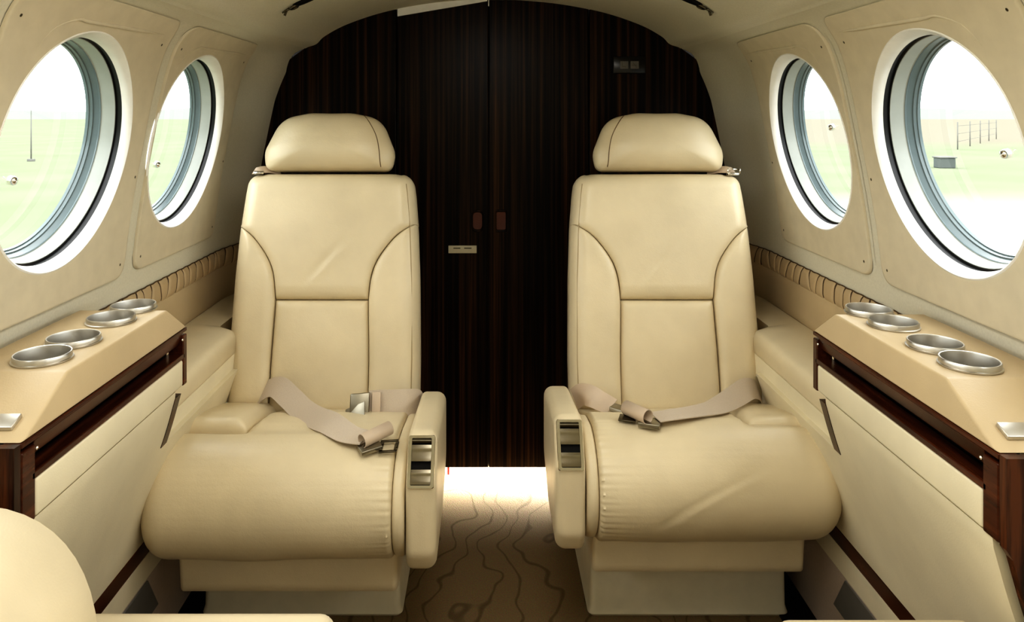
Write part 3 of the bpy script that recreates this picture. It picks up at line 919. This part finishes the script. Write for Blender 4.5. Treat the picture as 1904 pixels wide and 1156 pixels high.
aircraft_seat(-1, 'left cream leather aircraft seat facing the camera before the wood doors')
aircraft_seat(1, 'right cream leather aircraft seat facing the camera before the wood doors')

# ------------------------------------------------------------------ facing seats in the foreground (only their near edges show)
def facing_seat(s, label, bolster):
    X = lambda x: s * (SX + x)
    root = empty('facing_seat', (s * SX, .55, 0), label, 'seat')
    L = M['leather']
    dz = -.001 if bolster else -.0085
    prof = round_poly([(.20, .30), (.20, .43), (.80, .472), (.900, .472), (.906, .40), (.88, .30)], [.02, .03, .03, .022, .03, .03], 8)
    prof = [(a, b + dz) for a, b in prof]
    mb = MB(); bulge(mb, resample(prof, 140), -.195 if bolster else -.07, .12 if bolster else .172, .02, .02, X, 12); mb.build('seat_cushion', L, root)
    MB().box(X(-.06), X(.16), .25, .72, 0, .2995, .012, 3).build('pedestal', M['plastic_cream'], root)
    b = MB(); rings = []
    for w in np.linspace(0, 1, 14):
        hw = .215 - .015 * w - .03 * max(0, (w - .8) / .2) ** 2
        y = .305 - .20 * w; z = .44 + .42 * w
        rings.append([(X(q[0]), y + q[1], z - q[1] * .3) for q in round_poly([(-hw, .0), (hw, .0), (hw, -.1), (-hw, -.1)], .03, 5)])
    b.loft(rings).build('backrest', L, root, hard=60)
    if bolster:   # big rounded outboard armrest
        sec = []
        for k in range(48):
            a = 2 * PI * k / 48
            ca, sa = math.cos(a), math.sin(a)
            sec.append((.142 * math.copysign(abs(ca) ** .8, ca), .165 * math.copysign(abs(sa) ** .8, sa)))
        rings = []
        for k in range(8):
            th = PI / 2 * k / 7; sc = .72 + .28 * math.sin(th); rings.append([(X(.162) + s * p[0] * sc, .812 - .05 * (1 - math.cos(PI / 2 - th)) * 0 - .05 * math.sin(th), .50 + p[1] * sc) for p in sec])
        for y in (.70, .5, .33): rings.append([(X(.162) + s * p[0], y, .50 + p[1]) for p in sec])
        MB().loft(rings).build('armrest', L, root, hard=80)
    return root
facing_seat(-1, 'cream seat in the near left corner with rounded armrest, only its edge in view', True)
facing_seat(1, 'cream seat at the near right bottom edge, only the rim of its cushion in view', False)

# ------------------------------------------------------------------ seat belts
def ztop(y): return .463 + SLOPE_TOP * (y - 1.435)
def box_between(mb, c, u, v, n, hu, hv, hn, bev=.001):
    c, u, v, n = Vector(c), Vector(u).normalized(), Vector(v).normalized(), Vector(n).normalized()
    return mb.hull([c + u * a * hu + v * b * hv + n * e * hn for a in (-1, 1) for b in (-1, 1) for e in (-1, 1)], bev, 2)
def roll(mb, p0, p1, r, n=16, th=.0012):
    """open-ended rolled cover"""
    p0, p1 = Vector(p0), Vector(p1); d = (p1 - p0).normalized(); a = d.cross(Vector((0, 0, 1))).normalized(); b = a.cross(d)
    f = lambda p, rr: [p + (a * math.cos(2 * PI * k / n) + b * math.sin(2 * PI * k / n)) * rr for k in range(n)]
    return mb.loft([f(p0, r), f(p1, r), f(p1, r - th), f(p0, r - th), f(p0, r)], cap=False)

# left seat, outboard half: webbing arches out of the crevice and lies across the cushion
b1 = empty('seat_belt', (-.40, 1.55, .44), 'beige lap belt half lying across the left seat cushion, its end tongue open', 'seat belt', 'lap belts on the aft seats')
mb = MB(); ribbon(mb, [(-.535, 1.695, .415), (-.512, 1.680, .444), (-.478, 1.655, .460), (-.440, 1.610, .455), (-.400, 1.555, .451), (-.363, 1.500, .458), (-.318, 1.436, .471), (-.275, 1.392, .469), (-.240, 1.380, .467)],
       [(.1, .6, .6), (.2, .6, .7), (.45, .6, .62), (.62, .6, .5), (.6, .65, .42), (.45, .75, .36), (.25, .85, .30), (.12, .95, .2), (.1, 1, .1)], .050)
mb.build('webbing', M['webbing'], b1, hard=40)
mb = MB(); roll(mb, (-.243, 1.356, .471), (-.198, 1.398, .478), .0125); mb.build('cover', M['tan_cover'], b1)
mb = MB(); box_between(mb, (-.230, 1.362, .458), (1, .6, .1), (-.6, 1, .2), (0, -.2, 1), .020, .014, .004); mb.build('adjuster', M['buckle'], b1)
mb = MB()
for u in (-1, 1):
    box_between(mb, (-.196, 1.368 + u * .0125, .457 + u * .004), (1, .15, 0), (0, 1, 0), (0, 0, 1), .016, .003, .0014, .0006)
box_between(mb, (-.182, 1.370, .457), (0, 1, 0), (1, 0, 0), (0, 0, 1), .0155, .0032, .0014, .0006)
box_between(mb, (-.212, 1.368, .457), (0, 1, 0), (1, 0, 0), (0, 0, 1), .0155, .006, .0014, .0006)
mb.build('tongue', M['darkmetal'], b1)

# left seat, inboard half: short strap with lift-lever buckle
b2 = empty('seat_belt', (-.22, 1.62, .44), 'short inboard lap belt half of the left seat ending in a lift-lever metal buckle', 'seat belt', 'lap belts on the aft seats')
mb = MB(); ribbon(mb, [(-.158, 1.660, .412), (-.166, 1.628, .436), (-.185, 1.602, .447), (-.215, 1.598, .447), (-.245, 1.602, .445), (-.268, 1.604, .443)],
       [(0, .45, .9), (0, .35, .95), (.05, .3, .95), (0, .28, .96), (0, .28, .96), (0, .28, .96)], .054)
mb.build('webbing', M['webbing'], b2, hard=40)
mb = MB(); box_between(mb, (-.252, 1.594, .446), (1, 0, 0), (0, .28, .96), (0, 1, -.28), .009, .024, .003); mb.build('cover', M['tan_cover'], b2)
mb = MB(); box_between(mb, (-.286, 1.588, .443), (1, .1, .05), (0, .3, .95), (0, 1, -.3), .020, .027, .006, .002); bu = mb.build('buckle', M['buckle'], b2)
mb = MB(); box_between(mb, (-.293, 1.572, .434), (1, -.2, .5), (-.1, .75, .6), (0, -1, .3), .024, .020, .0022, .001); mb.build('lift_lever', M['buckle'], bu)

# right seat, inboard half: strap and tan-covered buckle
b3 = empty('seat_belt', (.22, 1.60, .44), 'short inboard lap belt half of the right seat with a tan covered buckle', 'seat belt', 'lap belts on the aft seats')
mb = MB(); ribbon(mb, [(.176, 1.664, .43), (.189, 1.640, .450), (.206, 1.624, .452), (.228, 1.610, .445), (.248, 1.596, .440)],
       [(-.3, .4, .85), (-.3, .4, .85), (-.2, .6, .75), (.1, .75, .6), (.2, .85, .4)], .045)
mb.build('webbing', M['tan_cover'], b3, hard=40)
mb = MB(); box_between(mb, (.270, 1.560, .445), (1, -.55, -.1), (.5, 1, -.15), (0, .2, 1), .030, .019, .0045, .0015); bu = mb.build('buckle', M['buckle'], b3)

# right seat, outboard half
b4 = empty('seat_belt', (.42, 1.58, .44), 'long beige lap belt half sweeping across the right seat cushion to a rolled tan end', 'seat belt', 'lap belts on the aft seats')
mb = MB(); ribbon(mb, [(.592, 1.678, .425), (.580, 1.662, .450), (.552, 1.640, .462), (.515, 1.600, .463), (.475, 1.550, .467), (.437, 1.503, .474), (.392, 1.468, .481), (.345, 1.446, .484), (.303, 1.436, .482)],
       [(-.05, .7, .7), (-.1, .65, .75), (-.2, .7, .65), (-.35, .8, .45), (-.4, .85, .25), (-.35, .92, .1), (-.15, .98, .0), (-.05, 1, 0), (0, 1, 0)], .048)
mb.build('webbing', M['webbing'], b4, hard=40)
mb = MB(); roll(mb, (.285, 1.414, .491), (.252, 1.462, .491), .0135); mb.build('cover', M['tan_cover'], b4)
mb = MB(); box_between(mb, (.291, 1.424, .476), (1, -.4, 0), (.4, 1, 0), (0, 0, 1), .020, .017, .0045, .001); mb.build('adjuster', M['buckle'], b4)
mb = MB(); box_between(mb, (.252, 1.444, .477), (1, -.3, 0), (.3, 1, 0), (0, 0, 1), .016, .015, .0014, .0006); mb.build('tongue', M['darkmetal'], b4)

# shoulder harness ends at the outboard top corner of each backrest
def harness(s, label, big):
    q = bpt(lambda x: s * (SX + x), .175, BH + .006, -.012)
    root = empty('shoulder_harness', q, label, 'seat belt', 'shoulder harness ends beside the headrests')
    c = Vector(q)
    mb = MB(); ribbon(mb, [c + Vector((-s * .03, .035, -.004)), c + Vector((-s * .006, .012, .003)), c + Vector((s * .012, -.006, .003)), c + Vector((s * .026, .004, .0))], [(0, .8, .6)] * 4, .02, .002)
    mb.build('strap', M['tan_cover'], root, hard=40)
    mb = MB()
    if big:
        for k in (-1, 1): mb.tube([c + Vector((s * .004, -.018, .002 + k * .005)), c + Vector((s * .034, -.014, .0 + k * .005))], .0018, 8)
        for e in (.004, .034): mb.tube([c + Vector((s * e, -.017, -.004)), c + Vector((s * e, -.017, .008))], .0018, 8)
        box_between(mb, c + Vector((s * .018, -.016, -.006)), (1, 0, 0), (0, 1, 0), (0, 0, 1), .013, .004, .003)
    else:
        box_between(mb, c + Vector((s * .008, -.017, -.002)), (1, 0, 0), (0, 1, .3), (0, 0, 1), .012, .004, .003)
    mb.build('fitting', M['chrome'], root)
harness(-1, 'brown shoulder harness end tucked beside the left seat headrest', False)
harness(1, 'shoulder harness end with chrome fitting beside the right seat headrest', True)

# ------------------------------------------------------------------ air outlets in the headliner
def outlet(s, x, y, label):
    z = float(np.interp(x, _cp[::-1, 0], _cp[::-1, 1])); c = Vector((s * x, y, z))
    t = Vector((-s * .085, 0, .04)).normalized()      # along the headliner, towards the centre
    nrm = Vector((-s * t.z, 0, -abs(t.x))).normalized() # into the cabin
    if nrm.z > 0: nrm = -nrm
    root = empty('air_outlet', c, label, 'air outlet', 'air outlets in the headliner')
    f = Vector((0, 1, 0))
    mb = MB(); rings = []
    for sc, h in ((1.0, -.002), (1.0, .003), (.92, .006), (.7, .0075), (.02, .008)):
        rings.append([c + t * (.038 + .045 * sc * math.cos(a)) + f * (.016 * sc * math.sin(a)) + nrm * h for a in (2 * PI * k / 36 for k in range(36))])
    mb.loft(rings).build('housing', M['dark'], root)
    ring_ = MB(); pts = [c - t * .006 + t * .009 * math.cos(a) + f * .011 * math.sin(a) + nrm * .006 for a in (2 * PI * k / 24 for k in range(25))]
    ring_.tube(pts, .0028, 8, cap=False); ring_.build('eyelet', M['darkmetal'], root)
    lv = MB(); lv.tube([c - t * .016 + nrm * .004, c - t * .036 + nrm * .006], [.003, .0022], 8)
    lv.tube([c - t * .024 + nrm * .005, c - t * .034 + nrm * .014], [.0022, .0032], 8); lv.build('lever', M['darkmetal'], root)
outlet(-1, .455, 1.72, 'black oval air outlet with small lever in the ceiling, upper left')
outlet(1, .462, 1.695, 'black oval air outlet with small lever in the ceiling, upper right')

# small red tab by the left seat foot, in the light under the doors
tag(MB().box(-.133, -.127, 2.200, 2.203, .006, .036, .001).build('red_tab', M['red']), 'small red tab standing in the bright gap under the doors', 'tab')

# ------------------------------------------------------------------ outside
gd = MB()
NX = 24
gv = [(-400 + 800 * i / NX, -200 + 700 * j / NX, -1.2) for j in range(NX + 1) for i in range(NX + 1)]
gd.add(gv, [(j * (NX + 1) + i, j * (NX + 1) + i + 1, (j + 1) * (NX + 1) + i + 1, (j + 1) * (NX + 1) + i) for j in range(NX) for i in range(NX)])
tag(gd.build('ground', M['ground'], smooth=False), kind='structure')
hl = MB(); rows = []
for i in range(81):
    x = -400 + 10 * i
    h = 1.5 + 3.2 * (noise.noise((x * .012, 3, 1)) + .5)
    rows.append([(x, 330, -1.3), (x, 345, h * .5), (x, 380, h), (x, 430, -1.3)])
hl.loft(rows, closed=False)
tag(hl.build('hills', M['hill']), kind='structure')
fz = -1.2
fence = empty('wire_fence', (38, 58, fz), 'pale wire fence on posts across the field, seen through the large right window', 'fence')
for k in range(5):
    x, y = 30 + 4.0 * k, 48 + 5 * k
    MB().tube([(x, y, fz), (x, y, fz + 1.75)], .035, 8).build('post', M['post'], fence)
for h in (.5, 1.0, 1.5):
    MB().tube([(30, 48, fz + h), (46, 68, fz + h)], .012, 6).build('wire', M['post'], fence)
cab = empty('utility_box', (19.2, 31.6, fz), 'small grey utility box on the grass, seen through the large right window', 'utility box')
MB().box(18.9, 19.55, 31.4, 31.9, fz, fz + .42, .03).build('cabinet', M['boxgrey'], cab, smooth=False)
MB().box(18.86, 19.59, 31.36, 31.94, fz + .42, fz + .48, .02).build('lid', M['post'], cab, smooth=False)
ple = empty('marker_pole', (-21.8, 36, fz), 'thin pale pole standing in the grass, seen through the large left window', 'pole')
MB().tube([(-21.8, 36, fz), (-21.8, 36, fz + 2.5)], [.035, .025], 8).build('shaft', M['post'], ple)
MB().box(-21.95, -21.65, 35.9, 36.1, fz, fz + .12, .02).build('foot', M['post'], ple, smooth=False)

# ------------------------------------------------------------------ world, lamps, camera
w = bpy.data.worlds.new('overcast'); SC.world = w; w.use_nodes = True
nt = w.node_tree; bg = nt.nodes['Background']
tc = nt.nodes.new('ShaderNodeTexCoord'); sx = nt.nodes.new('ShaderNodeSeparateXYZ'); lnk(nt, tc.outputs['Generated'], sx.inputs[0])
col = ramp(nt, sx.outputs['Z'], [(0, (.80, .86, .86)), (.12, (.95, .97, .98)), (.5, (1, 1, 1))])
lnk(nt, col, bg.inputs['Color']); bg.inputs['Strength'].default_value = 4.8

def area(name, loc, target, sx_, sy_, power, color=(1, 1, 1), portal=False):
    l = bpy.data.lights.new(name, 'AREA'); l.shape = 'RECTANGLE'; l.size = sx_; l.size_y = sy_; l.energy = power; l.color = color
    o = bpy.data.objects.new(name, l); COL.objects.link(o); o.location = loc
    d = Vector(target) - Vector(loc); o.rotation_euler = d.to_track_quat('-Z', 'Y').to_euler()
    if portal: l.cycles.is_portal = True
    return o
for s in (-1, 1):
    for yc, _ in win_centres(s):
        area('window_portal', (s * .80, yc, 1.03), (0, yc, .87), .40, .40, 1, portal=True)
area('fill_lamp_front', (0, -.40, 1.27), (0, 1.6, .6), .5, .25, 1.3, (1, .955, .87))  # added fill light from behind the camera, not a cabin fitting
area('fill_lamp_ceiling', (0, .80, 1.372), (0, .86, 0), .34, .9, 5.5, (1, .97, .91))  # added overhead fill for the seats, not a real ceiling fitting
area('rear_door_light', (.30, 2.62, .20), (-.06, 2.0, .0), .45, .22, 200, (1, .98, .95))

cam = bpy.data.cameras.new('camera'); co = bpy.data.objects.new('camera', cam); COL.objects.link(co); SC.camera = co
co.location = (-.018, 0, 1.06); co.rotation_euler = (PI / 2, 0, 0)
cam.sensor_fit = 'HORIZONTAL'; cam.sensor_width = 36
cam.lens = 36 * 1400 / 1904
cam.shift_x = (952 - 905) / 1904
cam.shift_y = -(578 - 212) / 1904
cam.clip_start = .02; cam.clip_end = 2000

SC.view_settings.view_transform = 'Standard'
SC.view_settings.look = 'High Contrast'
SC.view_settings.exposure = -.06
SC.cycles.use_denoising = True
SC.cycles.max_bounces = 10
SC.cycles.diffuse_bounces = 6
SC.cycles.transparent_max_bounces = 12
SC.cycles.sample_clamp_indirect = 6
